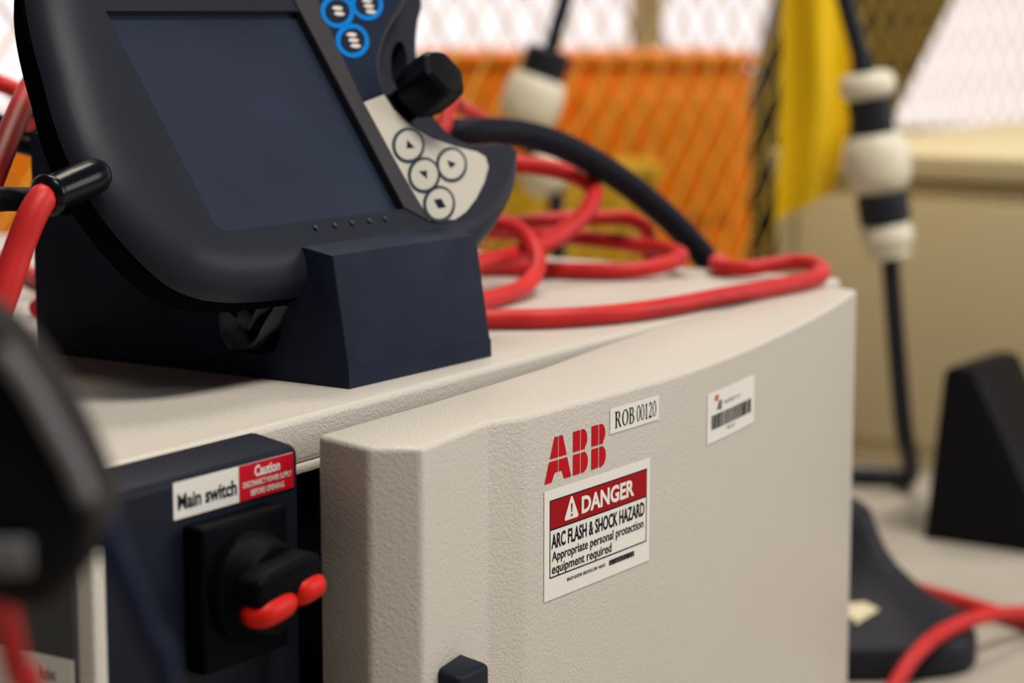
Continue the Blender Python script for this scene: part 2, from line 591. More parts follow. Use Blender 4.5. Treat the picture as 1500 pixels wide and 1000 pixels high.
gx = nl + 0.0040
g_R(gx, 0.0060); gx += 0.0066
pl, hl = oval()
glyph(gx, 0.0058, pl, hl); gx += 0.0063
g_B(gx, 0.0052); gx += 0.0072
for ch in '00120':
    if ch == '0':
        glyph(gx, 0.0034, pl, hl)
    elif ch == '1':
        g_1(gx, 0.0033)
    else:
        g_2(gx, 0.0034)
    gx += 0.0038
o = p.done('number_tape', door)
o['label'] = 'small white tape reading ROB 00120'

# barcode sticker
p = Print(sheetfn)
bl, br, bb, bt = 0.9592, 1.0280, 0.2885, 0.3142
p.sheet(bl, bb, br, bt, 'label_white', 0.0003, 10)
rng = random.Random(11)
x = bl + 0.0052
while x < br - 0.0062:
    wd = rng.choice((0.0004, 0.0006, 0.0010, 0.0014))
    p.rect(x, bb + 0.0065, x + wd, bb + 0.0140, 'ink', 0.00045)
    x += wd + rng.choice((0.0004, 0.0006, 0.0009))
p.text('PROPERTY OF', bl + 0.0225, bb + 0.0175, bl + 0.0460, bb + 0.0193, 'ink_soft', 0.00045)
p.text('00120', bl + 0.0270, bb + 0.0034, bl + 0.0380, bb + 0.0052, 'ink_soft', 0.00045)
p.poly([(bl + 0.0085, bb + 0.0215), (bl + 0.0135, bb + 0.0205), (bl + 0.0150, bb + 0.0238), (bl + 0.0100, bb + 0.0238)], 'ink_orange', 0.00045)
p.poly([(bl + 0.0120, bb + 0.0160), (bl + 0.0190, bb + 0.0155), (bl + 0.0190, bb + 0.0205), (bl + 0.0150, bb + 0.0205)], 'ink_soft', 0.00045)
p.done('barcode_sticker', door)

# black latch on the door
hv, hf = box_vf(0.7190, 0.7435, 0.5045, 0.522, 0.15, 0.2325)
hv[4] = (0.7190, 0.5045, 0.2315); hv[5] = (0.7430, 0.5045, 0.2315)
hv[6] = (0.7430, 0.522, 0.2340); hv[7] = (0.7190, 0.522, 0.2340)
build('latch', hv, hf, 'panel_navy', door, bevel=0.0028, seg=4, smooth=40)
# hinges on the far end
for z in (0.08, 0.26):
    v, f = lathe_vf([(0.004, 0), (0.0045, 0.001), (0.0045, 0.034), (0.004, 0.035)], 16)
    build('hinge', v, f, 'paint', door, smooth=40, loc=(1.292, 0.612, z))

# --- main switch panel
v, f = box_vf(0.5770, 0.6965, 0.5690, 0.6100, 0.02, TOP)
v[4] = (0.5770, 0.5690, 0.3255); v[5] = (0.6965, 0.5690, 0.3265)
v[6] = (0.6965, 0.5945, TOP + 0.0005); v[7] = (0.5770, 0.5945, TOP + 0.0005)
v[2] = (0.6965, 0.5945, 0.02); v[3] = (0.5770, 0.5945, 0.02)
spn = build('switch_panel', v, f, 'panel_navy', ctl, bevel=0.004, seg=4, smooth=40)
p = Print(lambda x, y, o: (x, 0.5689 - o, y))
p.sheet(0.6183, 0.3096, 0.6915, 0.3243, 'label_white', 0.0003, 2)
p.rect(0.6570, 0.3096, 0.6915, 0.3243, 'caution_red', 0.00045)
p.text('Main switch', 0.6205, 0.3130, 0.6555, 0.3195, 'ink', 0.00045, 0.03)
p.text('Caution', 0.6665, 0.3184, 0.6825, 0.3230, 'label_white', 0.0006, 0.03)
p.text('DISCONNECT POWER SUPPLY', 0.6592, 0.3148, 0.6900, 0.3172, 'label_white', 0.0006, 0.02)
p.text('BEFORE OPENING', 0.6640, 0.3110, 0.6850, 0.3135, 'label_white', 0.0006, 0.02)
o = p.done('switch_label', spn)
o['label'] = 'white and red label reading Main switch Caution'
box('switch_base', (0.6235, 0.6755, 0.5585, 0.570, 0.247, 0.3065), 'switch_black', spn, bevel=0.002)
v, f = lathe_vf([(0.0225, 0), (0.0225, 0.004), (0.0205, 0.006), (0.019, 0.014), (0.0175, 0.0155)], 40)
k_ = build('switch_dial', v, f, 'switch_black', spn, smooth=40)
orient(k_, (0.649, 0.5585, 0.2785), (0.649, 0.5, 0.2785))
# turning handle: a black bar with a red grip of two lobes below its edge
hb = []
for a, b in ((-0.021, -0.004), (-0.016, -0.0085), (0.0, -0.007), (0.016, -0.0085), (0.0205, -0.003), (0.019, 0.006), (0.010, 0.0075), (-0.010, 0.0075), (-0.019, 0.005)):
    hb.append((a, b))
R8 = Matrix.Rotation(rad(-6), 3, 'Y')
v, f = prism_vf(hb, 'y', -0.0085, 0.005)
build('switch_handle', [R8 @ Vector(q) for q in v], f, 'switch_black', spn, bevel=0.0022, seg=3, smooth=40, loc=(0.6445, 0.5400, 0.2850))
for (lx, lz, ln) in ((-0.0090, -0.0072, 0.0132), (0.0118, -0.0056, 0.0098)):
    pts = []
    nseg = 10
    for k in range(nseg + 1):
        u_ = -1 + 2 * k / nseg
        pts.append((lx + u_ * ln, 0, lz))
    rr = [0.0066 * math.sqrt(max(0.03, 1 - abs(-1 + 2 * k / nseg) ** 3.2)) for k in range(nseg + 1)]
    v, f = tube_vf(pts, rr, 14)
    v = [R8 @ Vector((q[0], q[1] * 1.25, q[2])) for q in v]
    build('red_grip', v, f, 'switch_red', spn, smooth=60, loc=(0.6445, 0.5365, 0.2835))

# ================================================================== PENDANT CRADLE
cp = [(0.8290, TOP), (0.6232, TOP), (0.6236, 0.3395), (0.6323, 0.3925), (0.6506, 0.3957), (0.6518, 0.3940), (0.6600, 0.3665), (0.6680, 0.3450),
      (0.6760, 0.3420), (0.6960, 0.3420), (0.7030, 0.3445), (0.7040, 0.3640), (0.7590, 0.4440), (0.8290, 0.4440)]
v, f = prism_vf(cp, 'x', 0.800, 0.9185)
cr = build('pendant_cradle', v, f, 'cradle', bevel=0.0009, seg=3, angle=14, smooth=30)
tag(cr, 'dark navy molded cradle holding the pendant on the cabinet lid', 'cradle')
cr.location = (0, 0, 0.0)
v, f = prism_vf([(0.62295, TOP + 0.0002), (0.62335, 0.3392), (0.6300, 0.3396), (0.6300, TOP + 0.0002)], 'x', 0.7998, 0.9187)
build('foot_band', v, f, 'cradle', cr)

# torn film in the notch of the cradle
rng = random.Random(5)
fv, ff = [], []
ring_pts = [(0.7010, 0.3600), (0.7030, 0.3490), (0.6950, 0.3430), (0.6810, 0.3450), (0.6720, 0.3590), (0.6640, 0.3680)]
for j, (y, z) in enumerate(ring_pts):
    for k in range(5):
        t_ = k / 4
        fv.append((0.7985 + 0.012 * t_ + rng.uniform(-.001, .001), y - 0.004 * t_ + rng.uniform(-.002, .002), z + 0.006 * t_ * (1 if j % 2 else -0.4) + rng.uniform(-.0015, .0015)))
for j in range(5):
    for k in range(4):
        ff.append((j * 5 + k, j * 5 + k + 1, (j + 1) * 5 + k + 1, (j + 1) * 5 + k))
b0 = len(fv)
strip = [(0.6905, 0.3570), (0.6830, 0.3530), (0.6780, 0.3600), (0.6700, 0.3650)]
for j, (y, z) in enumerate(strip):
    fv += [(0.7990, y, z), (0.8005, y + 0.001, z + 0.004), (0.803, y, z + 0.006)]
for j in range(3):
    for k in range(2):
        ff.append((b0 + j * 3 + k, b0 + j * 3 + k + 1, b0 + (j + 1) * 3 + k + 1, b0 + (j + 1) * 3 + k))
film = build('plastic_film', fv, ff, 'film')
m_ = film.modifiers.new('thick', 'SOLIDIFY')
m_.thickness = 0.0004
tag(film, 'torn crinkled clear plastic film caught in the cradle notch', 'film')

# ================================================================== TEACH PENDANT
TILT = 0.5895
PO = Vector((0.7514, 0.6591, 0.4076))
pen = empty('teach_pendant', 'dark teach pendant with large screen, keypad and joystick leaning in the cradle', 'pendant', PO)
# local frame: x across the face, y up the face, z out of the face (metres)
pen.rotation_euler = (math.pi / 2 - TILT, 0, 0)
mm = 0.001
# outer edge (x, y, width of the rolled rim) in mm, anticlockwise from the bottom left
OUT = [(30, -33, 20), (90, -33.5, 20), (150, -32, 20), (185, -28, 16), (206, -22.5, 13), (221, -16, 11), (239, -6.5, 11), (256, 4.8, 10), (267, 16.5, 8), (271.5, 24.5, 6), (266, 31.5, 5), (254, 34.0, 4),
       (238, 34, 4.5), (220, 36.5, 4.5), (202, 42, 4.5), (189, 49.5, 4.5), (182.5, 57.5, 4.5), (180, 65, 4.5), (181, 73, 4.5), (188, 84.5, 4.5), (201.5, 97, 4.5), (219, 109.5, 4.5), (239, 121.5, 5), (256, 136, 8), (264, 148, 12), (256, 161, 13), (235, 170, 14),
       (190, 174, 15), (120, 175, 16), (50, 174, 18), (10, 170, 22), (-13, 160, 26), (-26, 145, 27), (-35, 127, 28), (-42, 106, 29), (-46, 90, 30), (-51, 72, 32), (-54.5, 50, 34), (-53.5, 29, 33), (-48.5, 10, 31), (-40, -8, 26), (-29, -20.5, 22), (-8, -29, 20)]
OC = catmull(OUT, 4, closed=True)
N = len(OC)


def inward(i):
    a, b = OC[i - 1], OC[(i + 1) % N]
    t_ = Vector((b.x - a.x, b.y - a.y))
    t_.normalize()
    return Vector((-t_.y, t_.x))


INN = [inward(i) for i in range(N)]


def ring_at(k, z):
    """k = share of the rim rolled outwards, z depth in mm"""
    return [Vector((OC[i].x + INN[i].x * OC[i].z * (1 - k), OC[i].y + INN[i].y * OC[i].z * (1 - k), z)) for i in range(N)]


def ring_scaled(s, z):
    return [Vector((100 + (OC[i].x - 100) * s, 68 + (OC[i].y - 68) * s, z)) for i in range(N)]


rings = [ring_at(-0.06, 0.0)]
for j in range(9):
    th = rad(90 * j / 8)
    rings.append(ring_at(math.sin(th), -15 * (1 - math.cos(th))))
nfront = len(rings)
v = [p_ * mm for r_ in rings for p_ in r_]
f = []
for j in range(len(rings) - 1):
    for i in range(N):
        a, b = j * N + i, j * N + (i + 1) % N
        f.append((a, (j + 1) * N + i, (j + 1) * N + (i + 1) % N, b))
# flat face with the screen opening
SW, SH = 140.0, 118.0
hole = [Vector((-1, 0, 0)), Vector((-2, 3, 0)), Vector((-2, SH, 0)), Vector((SW + 2, SH + 2, 0)), Vector((SW + 1, 0, 0)), Vector((3, -2, 0))]
hole = [Vector((3, -1.5, 0)), Vector((SW, -1.5, 0)), Vector((SW, SH, 0)), Vector((-1.5, SH, 0)), Vector((-1.5, 3, 0))]
loops = [rings[0], hole]
base = len(v)
flat = list(range(N)) + [base + k for k in range(len(hole))]
v += [h * mm for h in hole]
co = rings[0] + hole
for t_ in tessellate_polygon(loops):
    a, b, c = (co[i] for i in t_)
    cr_ = (b.x - a.x) * (c.y - a.y) - (b.y - a.y) * (c.x - a.x)
    q = tuple(flat[i] for i in t_)
    f.append(q if cr_ > 0 else q[::-1])
DEEP = [(3, -1.5, -0.8), (SW, -1.5, -5.5), (SW, SH, -5.5), (-1.5, SH, -5.5), (-1.5, 3, -0.8)]
DEEP = [(3, -1.5, -5), (SW, -1.5, -5), (SW, SH, -5), (-1.5, SH, -5), (-1.5, 3, -5)]
b2 = len(v)
v += [Vector(d_) * mm for d_ in DEEP]
nh = len(hole)
for k in range(nh):
    f.append((base + k, base + (k + 1) % nh, b2 + (k + 1) % nh, b2 + k))
shell = build('front_shell', v, f, 'pendant_shell', pen, smooth=38)
# screen: its pane stands close to the rim at the left and foot
p = Print(lambda x, y, o: (x * mm, y * mm, o * mm))
sv = [(-1.5, -1.5, -4.2), (SW, -1.5, -4.2), (SW, SH, -4.2), (-1.5, SH, -4.2), (-1.5, -1.5, -6), (SW, -1.5, -6), (SW, SH, -6), (-1.5, SH, -6)]
build('screen', [Vector(q) * mm for q in sv], [(0, 1, 2, 3), (4, 7, 6, 5), (0, 4, 5, 1), (1, 5, 6, 2), (2, 6, 7, 3), (3, 7, 4, 0)], 'screen', pen)
# back shell
rings = [ring_scaled(0.994, -15.3), ring_scaled(0.994, -16.2), ring_scaled(0.999, -16.8), ring_scaled(0.985, -26), ring_scaled(0.95, -34), ring_scaled(0.88, -42), ring_scaled(0.80, -47), ring_scaled(0.62, -50)]
v = [p_ * mm for r_ in rings for p_ in r_]
f = []
for j in range(len(rings) - 1):
    for i in range(N):
        a, b = j * N + i, j * N + (i + 1) % N
        f.append((a, (j + 1) * N + i, (j + 1) * N + (i + 1) % N, b))
lb = (len(rings) - 1) * N
for t_ in tessellate_polygon([rings[-1]]):
    a, b, c = (rings[-1][i] for i in t_)
    cr_ = (b.x - a.x) * (c.y - a.y) - (b.y - a.y) * (c.x - a.x)
    q = tuple(lb + i for i in t_)
    f.append(q[::-1] if cr_ > 0 else q)
build('back_shell', v, f, 'pendant_back', pen, smooth=38)

# raised bezel strip on the right of the screen and along its foot
def plate(name, pts, z0, z1, m, parent, bevel=0.0):
    v, f = prism_vf([(a * mm, b * mm) for a, b in pts], 'z', z0 * mm, z1 * mm)
    me = build(name, v, f, m, parent, bevel=bevel, seg=2, smooth=35)
    return me


plate('bezel_strip', [(140.3, -1.0), (154.6, -10), (153.2, 20), (152.4, 62), (156, 100), (160.5, 128), (140.3, 128)], -0.2, 0.7, 'bezel', pen)
# beige key field
kf = [(153.3, 20), (152.7, 61.4), (173.0, 65.4), (174.2, 56.5), (180.8, 46.2), (195, 37.0), (212, 30.8), (228.0, 26.8), (233.2, 23.2), (231, 17.0), (220, 8.2), (205, -0.8), (190, -7.8), (177, -11.4), (155.4, -9.8)]
plate('key_field', kf, -0.2, 0.6, 'key_beige', pen)
kn = [(152.9, 62.6), (173.0, 66.6), (174.3, 75), (181.5, 87.5), (195.5, 100.5), (213, 113.3), (232, 124.6), (250, 137), (254, 148), (236, 158), (163, 160), (160.8, 128), (156.4, 100)]
plate('function_key_field', kn, -0.2, 0.6, 'key_navy', pen)


def ell(cx, cy, a, b, n=36, turn=0.0):
    ct, st = math.cos(turn), math.sin(turn)
    out = []
    for k in range(n):
        x_, y_ = a * math.cos(2 * math.pi * k / n), b * math.sin(2 * math.pi * k / n)
        out.append((cx + x_ * ct - y_ * st, cy + x_ * st + y_ * ct))
    return out


KEY_TURN = 0.399     # the oval keys are set aslant


def key(cx, cy, ring_mat, cap_mat, mark_mat, marks, label):
    A, Bq, tn = 16.6, 9.0, KEY_TURN
    tw = 1.5 if ring_mat == 'key_blue' else 1.0
    ro, ri = ell(cx, cy, A, Bq, 36, tn), ell(cx, cy, A - 2.6 * tw, Bq - 1.7 * tw, 36, tn)
    n = len(ro)
    v = [(a * mm, b * mm, 0.4 * mm) for a, b in ro] + [(a * mm, b * mm, 1.0 * mm) for a, b in ro] + [(a * mm, b * mm, 1.0 * mm) for a, b in ri] + [(a * mm, b * mm, 0.4 * mm) for a, b in ri]
    f = []
    for k in range(n):
        k2 = (k + 1) % n
        for j in range(3):
            f.append((j * n + k, j * n + k2, (j + 1) * n + k2, (j + 1) * n + k))
    cap = ell(cx, cy, A - 2.7 * tw, Bq - 1.8 * tw, 36, tn)
    cv, cf = prism_vf([(a * mm, b * mm) for a, b in cap], 'z', 0.4 * mm, 1.15 * mm)
    o = build('key', cv, cf, cap_mat, pen, smooth=35)
    build('key_ring', v, f, ring_mat, o, smooth=35)
    for pts in marks:
        v, f = prism_vf([((cx + a) * mm, (cy + b) * mm) for a, b in pts], 'z', 1.1 * mm, 1.35 * mm)
        build('key_mark', v, f, mark_mat, o)
    o['label'] = label
    return o


tri_up = [[(-3.6, -2.0), (3.6, -2.0), (0.6, 3.0)]]
tri_dn = [[(-3.4, 2.2), (0, -2.6), (3.6, 2.2)]]
tri_rt = [[(-3.4, -2.4), (3.8, 0), (-2.6, 2.6)]]
square = [[(-3.4, -2.6), (3.4, -2.6), (3.4, 2.6), (-3.4, 2.6)]]
key(170.6, 34.1, 'key_ring', 'key_beige', 'ink', tri_up, 'pale oval key with dark ring and start triangle')
key(198.7, 20.4, 'key_ring', 'key_beige', 'ink', tri_rt, 'pale oval key with dark ring and step forward triangle')
key(170.3, 15.9, 'key_ring', 'key_beige', 'ink', tri_dn, 'pale oval key with dark ring and step back triangle')
key(170.1, -1.6, 'key_ring', 'key_beige', 'ink', square, 'pale oval key with dark ring and stop square')


def bars(n):
    out = []
    for k in range(n):
        cy = (k - (n - 1) / 2) * 3.5
        out.append(ell(0.4 + 0.25 * cy, cy, 4.4, 1.3, 12))
    return out


key(170.4, 98.8, 'key_blue', 'key_navy', 'key_mark', bars(3), 'dark oval key with blue ring and three pale bars')
key(170.8, 117.2, 'key_blue', 'key_navy', 'key_mark', bars(2), 'dark oval key with blue ring and two pale bars')
key(200.0, 122.0, 'key_blue', 'key_navy', 'key_mark', bars(4), 'dark oval key with blue ring and four pale bars')
key(171.2, 135.8, 'key_blue', 'key_navy', 'key_mark', bars(1), 'dark oval key with blue ring and one pale bar')

# joystick shelf in the scooped side
sh = [(176, 52), (186, 44), (200, 37), (220, 31), (238, 29), (252, 33), (247, 38.6), (236, 44), (229, 53), (227, 64), (229, 76), (236, 85), (239.5, 94), (249.5, 107.5), (262, 121), (276, 135), (262, 146), (240, 132), (214, 116), (196, 102), (182, 89), (174, 76), (173, 64)]
shc = [(q.x, q.y) for q in catmull([(a, b, 0) for a, b in sh], 2, closed=True)]
hol = [(222 + 7.6 * math.cos(2 * math.pi * k / 32) + 11.4 * math.sin(2 * math.pi * k / 32), 92 + 15.0 * math.sin(2 * math.pi * k / 32)) for k in range(32)]
no, nh_ = len(shc), len(hol)
sv, sf = [], []
for z_ in (-13.2, -34.0):
    sv += [(a * mm, b * mm, z_ * mm) for a, b in shc + hol]
nt2 = no + nh_
pl2 = shc + hol
for t_ in tessellate_polygon([[Vector((a, b, 0)) for a, b in shc], [Vector((a, b, 0)) for a, b in hol]]):
    a, b, c = (pl2[q] for q in t_)
    up_ = (b[0] - a[0]) * (c[1] - a[1]) - (b[1] - a[1]) * (c[0] - a[0]) > 0
    t_ = tuple(t_) if up_ else tuple(t_)[::-1]
    sf.append(t_)
    sf.append(tuple(nt2 + q for q in t_[::-1]))
for st_, cnt in ((0, no), (no, nh_)):
    for k in range(cnt):
        a, b = st_ + k, st_ + (k + 1) % cnt
        sf.append((a, nt2 + a, nt2 + b, b) if st_ == 0 else (a, b, nt2 + b, nt2 + a))
build('joystick_shelf', sv, sf, 'pendant_shell', pen, smooth=35)
# floor of the opening
plate('joystick_well', [(222 + (a - 222) * 1.02, 92 + (b - 92) * 1.02) for a, b in hol], -34.5, -31.0, 'rubber', pen)
# stick: bellows, then a ribbed knob
v, f = lathe_vf([(0.010, -0.015), (0.010, -0.012), (0.008, -0.010), (0.010, -0.007), (0.008, -0.005), (0.0095, -0.002), (0.008, 0.001), (0.008, 0.004)], 28)
stick = build('joystick', v, f, 'matt_black', pen, smooth=40, loc=(0.1905, 0.0600, 0))
prof_k = [(0.0105, 0.003), (0.0132, 0.0055), (0.0148, 0.012), (0.0150, 0.021), (0.0142, 0.0285), (0.0120, 0.0308), (0.006, 0.0315)]
kv, kf_ = [], []
SEG = 48
for r_, z_ in prof_k:
    for k in range(SEG):
        a = 2 * math.pi * k / SEG
        q = r_ * (1 + 0.05 * math.cos(6 * a)) if r_ > 0.01 else r_
        kv.append((q * math.cos(a), q * math.sin(a), z_))
for i in range(len(prof_k) - 1):
    for k in range(SEG):
        kf_.append((i * SEG + k, i * SEG + (k + 1) % SEG, (i + 1) * SEG + (k + 1) % SEG, (i + 1) * SEG + k))
kf_.append(tuple(range(SEG))[::-1])
kf_.append(tuple(range((len(prof_k) - 1) * SEG, len(prof_k) * SEG)))
build('knob', kv, kf_, 'rubber', stick, smooth=32)
# indicator dimples along the foot
for ux in (65.3, 80.1, 93.8, 107.8, 120.7):
    v, f = lathe_vf([(0.0013, 0), (0.0013, 0.0005), (0.0008, 0.0009)], 12)
    build('indicator', v, f, 'key_ring', pen, smooth=40, loc=(ux * mm, -5.9 * mm, 0.0004))
# cord boot on the left edge
inv = Matrix.Translation(PO) @ Matrix.Rotation(math.pi / 2 - TILT, 4, 'X')
inv = inv.inverted()
bA, bB = Vector((0.6988, 0.6799, 0.4354)), Vector((0.6597, 0.6764, 0.4275))
bp = [bA + (bB - bA) * t_ for t_ in (0, 0.04, 0.12, 0.3, 0.6, 0.86, 0.88, 0.93, 0.96, 1.0)]
br_ = [0.0040, 0.0066, 0.0080, 0.0086, 0.0082, 0.0076, 0.0090, 0.0094, 0.0090, 0.0074]
v, f = tube_vf([inv @ q for q in bp], br_, 24)
build('cord_boot', v, f, 'boot_gloss', pen, smooth=40)

# ================================================================== CABLES ON AND AROUND THE LID
RC = 0.0056
grp = 'red cables coiled on the cabinet lid'
cable('red_cable', [(0.945, 0.735, .336), (0.965, 0.708, .336), (0.998, 0.677, .336), (1.018, 0.653, .336), (1.053, 0.632, .336), (1.098, 0.621, .336), (1.152, 0.617, .336), (1.203, 0.612, .336), (1.254, 0.609, .336), (1.287, 0.613, .337), (1.306, 0.626, .340), (1.308, 0.642, .341), (1.298, 0.656, .339), (1.285, 0.668, .337), (1.290, 0.690, .336), (1.315, 0.705, .3365), (1.337, 0.712, .325), (1.341, 0.712, .25), (1.345, 0.705, .10), (1.352, 0.690, .007), (1.37, 0.64, .006)], RC, 'red_cable',
      'red cable reaching in a long low loop to the door corner', 'cable', per=10)
cable('red_cable', [(1.00, 0.740, .336), (1.042, 0.725, .336), (1.095, 0.728, .337), (1.130, 0.736, .341), (1.152, 0.746, .350), (1.166, 0.762, .361), (1.170, 0.778, .369), (1.158, 0.795, .372), (1.130, 0.815, .366), (1.08, 0.85, .350), (1.02, 0.88, .338)], RC, 'red_cable',
      'red cable bent in a small upright loop beside the cradle', 'cable')
cable('red_cable', [(0.99, 0.80, .336), (1.05, 0.79, .338), (1.104, 0.780, .344), (1.131, 0.777, .348), (1.16, 0.771, .351), (1.19, 0.764, .357), (1.229, 0.762, .370), (1.253, 0.766, .384), (1.258, 0.778, .393), (1.252, 0.800, .400), (1.235, 0.83, .402), (1.20, 0.87, .39), (1.15, 0.92, .36), (1.09, 0.96, .337)], RC * 1.1, 'red_cable',
      'red cable arching up under the black hose behind the pendant', 'cable')
cable('red_cable', [(1.15, 0.89, .336), (1.19, 0.84, .336), (1.212, 0.795, .336), (1.220, 0.757, .336), (1.234, 0.730, .3365), (1.257, 0.715, .339), (1.280, 0.714, .343), (1.296, 0.738, .345), (1.300, 0.790, .348), (1.296, 0.840, .349), (1.28, 0.895, .350), (1.24, 0.95, .345), (1.18, 1.0, .336)], RC, 'red_cable',
      'red cable lying in a flat oval loop in front of the black hose', 'cable')
cable('red_cable', [(1.17, 0.93, .336), (1.215, 0.885, .345), (1.245, 0.838, .359), (1.275, 0.812, .363), (1.296, 0.785, .364), (1.313, 0.772, .362), (1.329, 0.768, .350), (1.342, 0.775, .315), (1.346, 0.79, .22), (1.35, 0.81, .1), (1.36, 0.85, .008)], RC * 0.95, 'red_cable',
      'red cable crossing behind the coils and over the lid edge', 'cable')
cable('red_cable', [(1.04, .90, .337), (1.06, .86, .36), (1.085, .815, .40), (1.105, .79, .428), (1.128, .797, .4475), (1.16, .815, .4495), (1.202, .841, .4425), (1.240, .855, .436), (1.270, .855, .420), (1.285, .865, .40), (1.29, .92, .36), (1.28, .98, .337), (1.25, 1.05, .336)], RC * 0.9, 'red_cable',
      'red cable rising between joystick and black hose', 'cable')
cable('black_hose', [(1.06, 1.02, .340), (1.10, 0.93, .36), (1.125, 0.855, .400), (1.126, 0.810, .424), (1.142, 0.792, .430), (1.189, 0.784, .427), (1.23, 0.774, .416), (1.271, 0.761, .396), (1.31, 0.751, .372), (1.345, 0.744, .347), (1.368, 0.738, .323), (1.388, 0.734, .280), (1.400, 0.732, .217), (1.414, 0.737, .131), (1.422, 0.765, .04), (1.420, 0.83, .010), (1.42, 0.95, .010)], 0.0092, 'black_hose',
      'thick black corrugated hose arching over the red coils', 'hose', per=10, seg=16)

cable('red_cable', [(0.6608, 0.6766, 0.4277), (0.6564, 0.6754, 0.4258), (0.6504, 0.6752, 0.4188), (0.6438, 0.6762, 0.406), (0.6349, 0.6758, 0.3891), (0.6239, 0.6777, 0.3688), (0.6119, 0.6897, 0.35), (0.6, 0.72, 0.338), (0.59, 0.78, 0.3367)], 0.0064, 'red_cable',
      'red cord leaving the black boot of the pendant', 'cable', per=10)
cable('red_cable', [(0.90, 0.93, .44), (0.87, 0.885, .475), (0.846, 0.858, .480), (0.802, 0.829, .467), (0.767, 0.805, .451), (0.74, 0.787, .436), (0.71, 0.77, .413), (0.687, 0.761, .387), (0.665, 0.762, .360), (0.64, 0.775, .341), (0.61, 0.81, .3365)], 0.0062, 'red_cable',
      'red cable slanting down behind the left edge of the pendant', 'cable')
cable('red_cable', [(0.99, 0.90, .40), (0.955, 0.930, .43), (0.937, 0.949, .448), (0.929, 0.964, .456), (0.921, 0.978, .463), (0.894, 0.983, .469), (0.854, 1.0, .45), (0.801, 0.985, .408), (0.77, 0.975, .36), (0.74, 0.96, .337), (0.68, 0.94, .336)], 0.0052, 'red_cable',
      'thin red cable bowed high behind the pendant grip', 'cable')
cable('red_cable', [(0.89, 0.92, .336), (0.957, 0.969, .336), (0.987, 1.017, .336), (1.02, 1.07, .336), (1.055, 1.126, .336), (1.091, 1.192, .336)], RC, 'red_cable',
      'red cable lying straight on the lid behind the cradle', 'cable')
cable('black_cable', [(0.895, 0.84, .447), (0.864, 0.871, .430), (0.852, 0.89, .433), (0.839, 0.913, .437), (0.805, 0.912, .41), (0.765, 0.895, .37), (0.73, 0.88, .336)], 0.0050, 'rubber',
      'black cable drooping off the back of the cradle', 'cable')
cable('black_cable', [(0.96, 0.93, .412), (0.925, 0.945, .425), (0.905, 0.96, .440), (0.88, 0.965, .446), (0.835, 0.955, .425), (0.79, 0.935, .36), (0.76, 0.92, .336)], 0.0056, 'rubber',
      'black cable running just beneath the thin red cable', 'cable')
rv, rf = tube_vf([Vector((0.856, 0.887, 0.4445)) + RT * 0.0052 * math.cos(a) + Vector((0, 0, 0.0052)) * math.sin(a) for a in [2 * math.pi * k / 24 for k in range(24)]], 0.0011, 8, closed=True)
tag(build('cable_ring', rv, rf, 'rubber', smooth=60), 'small black ring hung on the drooping black cable', 'ring')
cable('black_cable', [(0.7325, 0.7373, 0.4161), (0.7123, 0.7321, 0.42), (0.693, 0.7252, 0.422), (0.6739, 0.7179, 0.4237), (0.6498, 0.7174, 0.4231), (0.56, 0.73, 0.4), (0.55, 0.74, 0.3), (0.545, 0.76, 0.12), (0.535, 0.79, 0.008)], 0.0055, 'rubber',
      'black cable passing behind the pendant cord boot', 'cable')

# ================================================================== FOREGROUND CONNECTOR
plug = empty('connector_hood', 'large blurred black connector hood hanging before the switch panel', 'connector', aisle(0, 0.50, 0), AISLE_ROT)
PO2 = [(-0.1354, 0.4424), (-0.1276, 0.4408), (-0.1183, 0.4357), (-0.1115, 0.4281), (-0.1054, 0.4185), (-0.0999, 0.4072), (-0.0957, 0.3966), (-0.0943, 0.3901), (-0.0962, 0.3811), (-0.1037, 0.3715), (-0.111, 0.3692), (-0.1205, 0.372), (-0.1301, 0.3728), (-0.1397, 0.3745), (-0.1432, 0.4072)]
pc = catmull([(a, b, 0) for a, b in PO2], 3, closed=True)
cx = sum(q.x for q in pc) / len(pc)
cz = sum(q.y for q in pc) / len(pc)
v, f = [], []
prof_h = [(0.80, -0.020), (0.93, -0.018), (0.99, -0.014), (1.0, -0.009), (1.0, 0.010), (0.99, 0.015), (0.93, 0.019), (0.80, 0.021)]
n = len(pc)
for s_, y_ in prof_h:
    for q in pc:
        v.append((cx + (q.x - cx) * s_, y_, cz + (q.y - cz) * s_))
for j in range(len(prof_h) - 1):
    for i in range(n):
        f.append((j * n + i, j * n + (i + 1) % n, (j + 1) * n + (i + 1) % n, (j + 1) * n + i))
f.append(tuple(range(n))[::-1])
f.append(tuple(range((len(prof_h) - 1) * n, len(prof_h) * n)))
build('hood', v, f, 'plug_black', plug, smooth=40)
# grey lever painting in the highlight on the hood's edge, and a grey latch plate
lv, lf = tube_vf(catmull([(-0.1135, -0.0205, 0.4309), (-0.1076, -0.0205, 0.4222), (-0.1029, -0.0205, 0.4132), (-0.0984, -0.0205, 0.4043), (-0.0955, -0.0205, 0.3967)], 6), 0.0026, 10)
build('lever_highlight', lv, lf, 'plug_grey', plug, smooth=60)
box('latch_plate', (-0.1174, -0.1078, -0.0255, -0.0225, 0.3807, 0.3886), 'plug_grey', plug, bevel=0.0008)
cable('blue_cable', [(0.365, 0.36, 0.39), (0.366, 0.357, 0.382), (0.367, 0.353, 0.373), (0.372, 0.351, 0.358), (0.376, 0.349, 0.344), (0.386, 0.349, 0.25), (0.396, 0.349, 0.12), (0.406, 0.359, 0.03), (0.426, 0.379, 0.004), (0.476, 0.399, 0.004)], 0.0032, 'blue_cable',
      'dark blue cable hanging from the connector hood past the switch panel', 'cable')
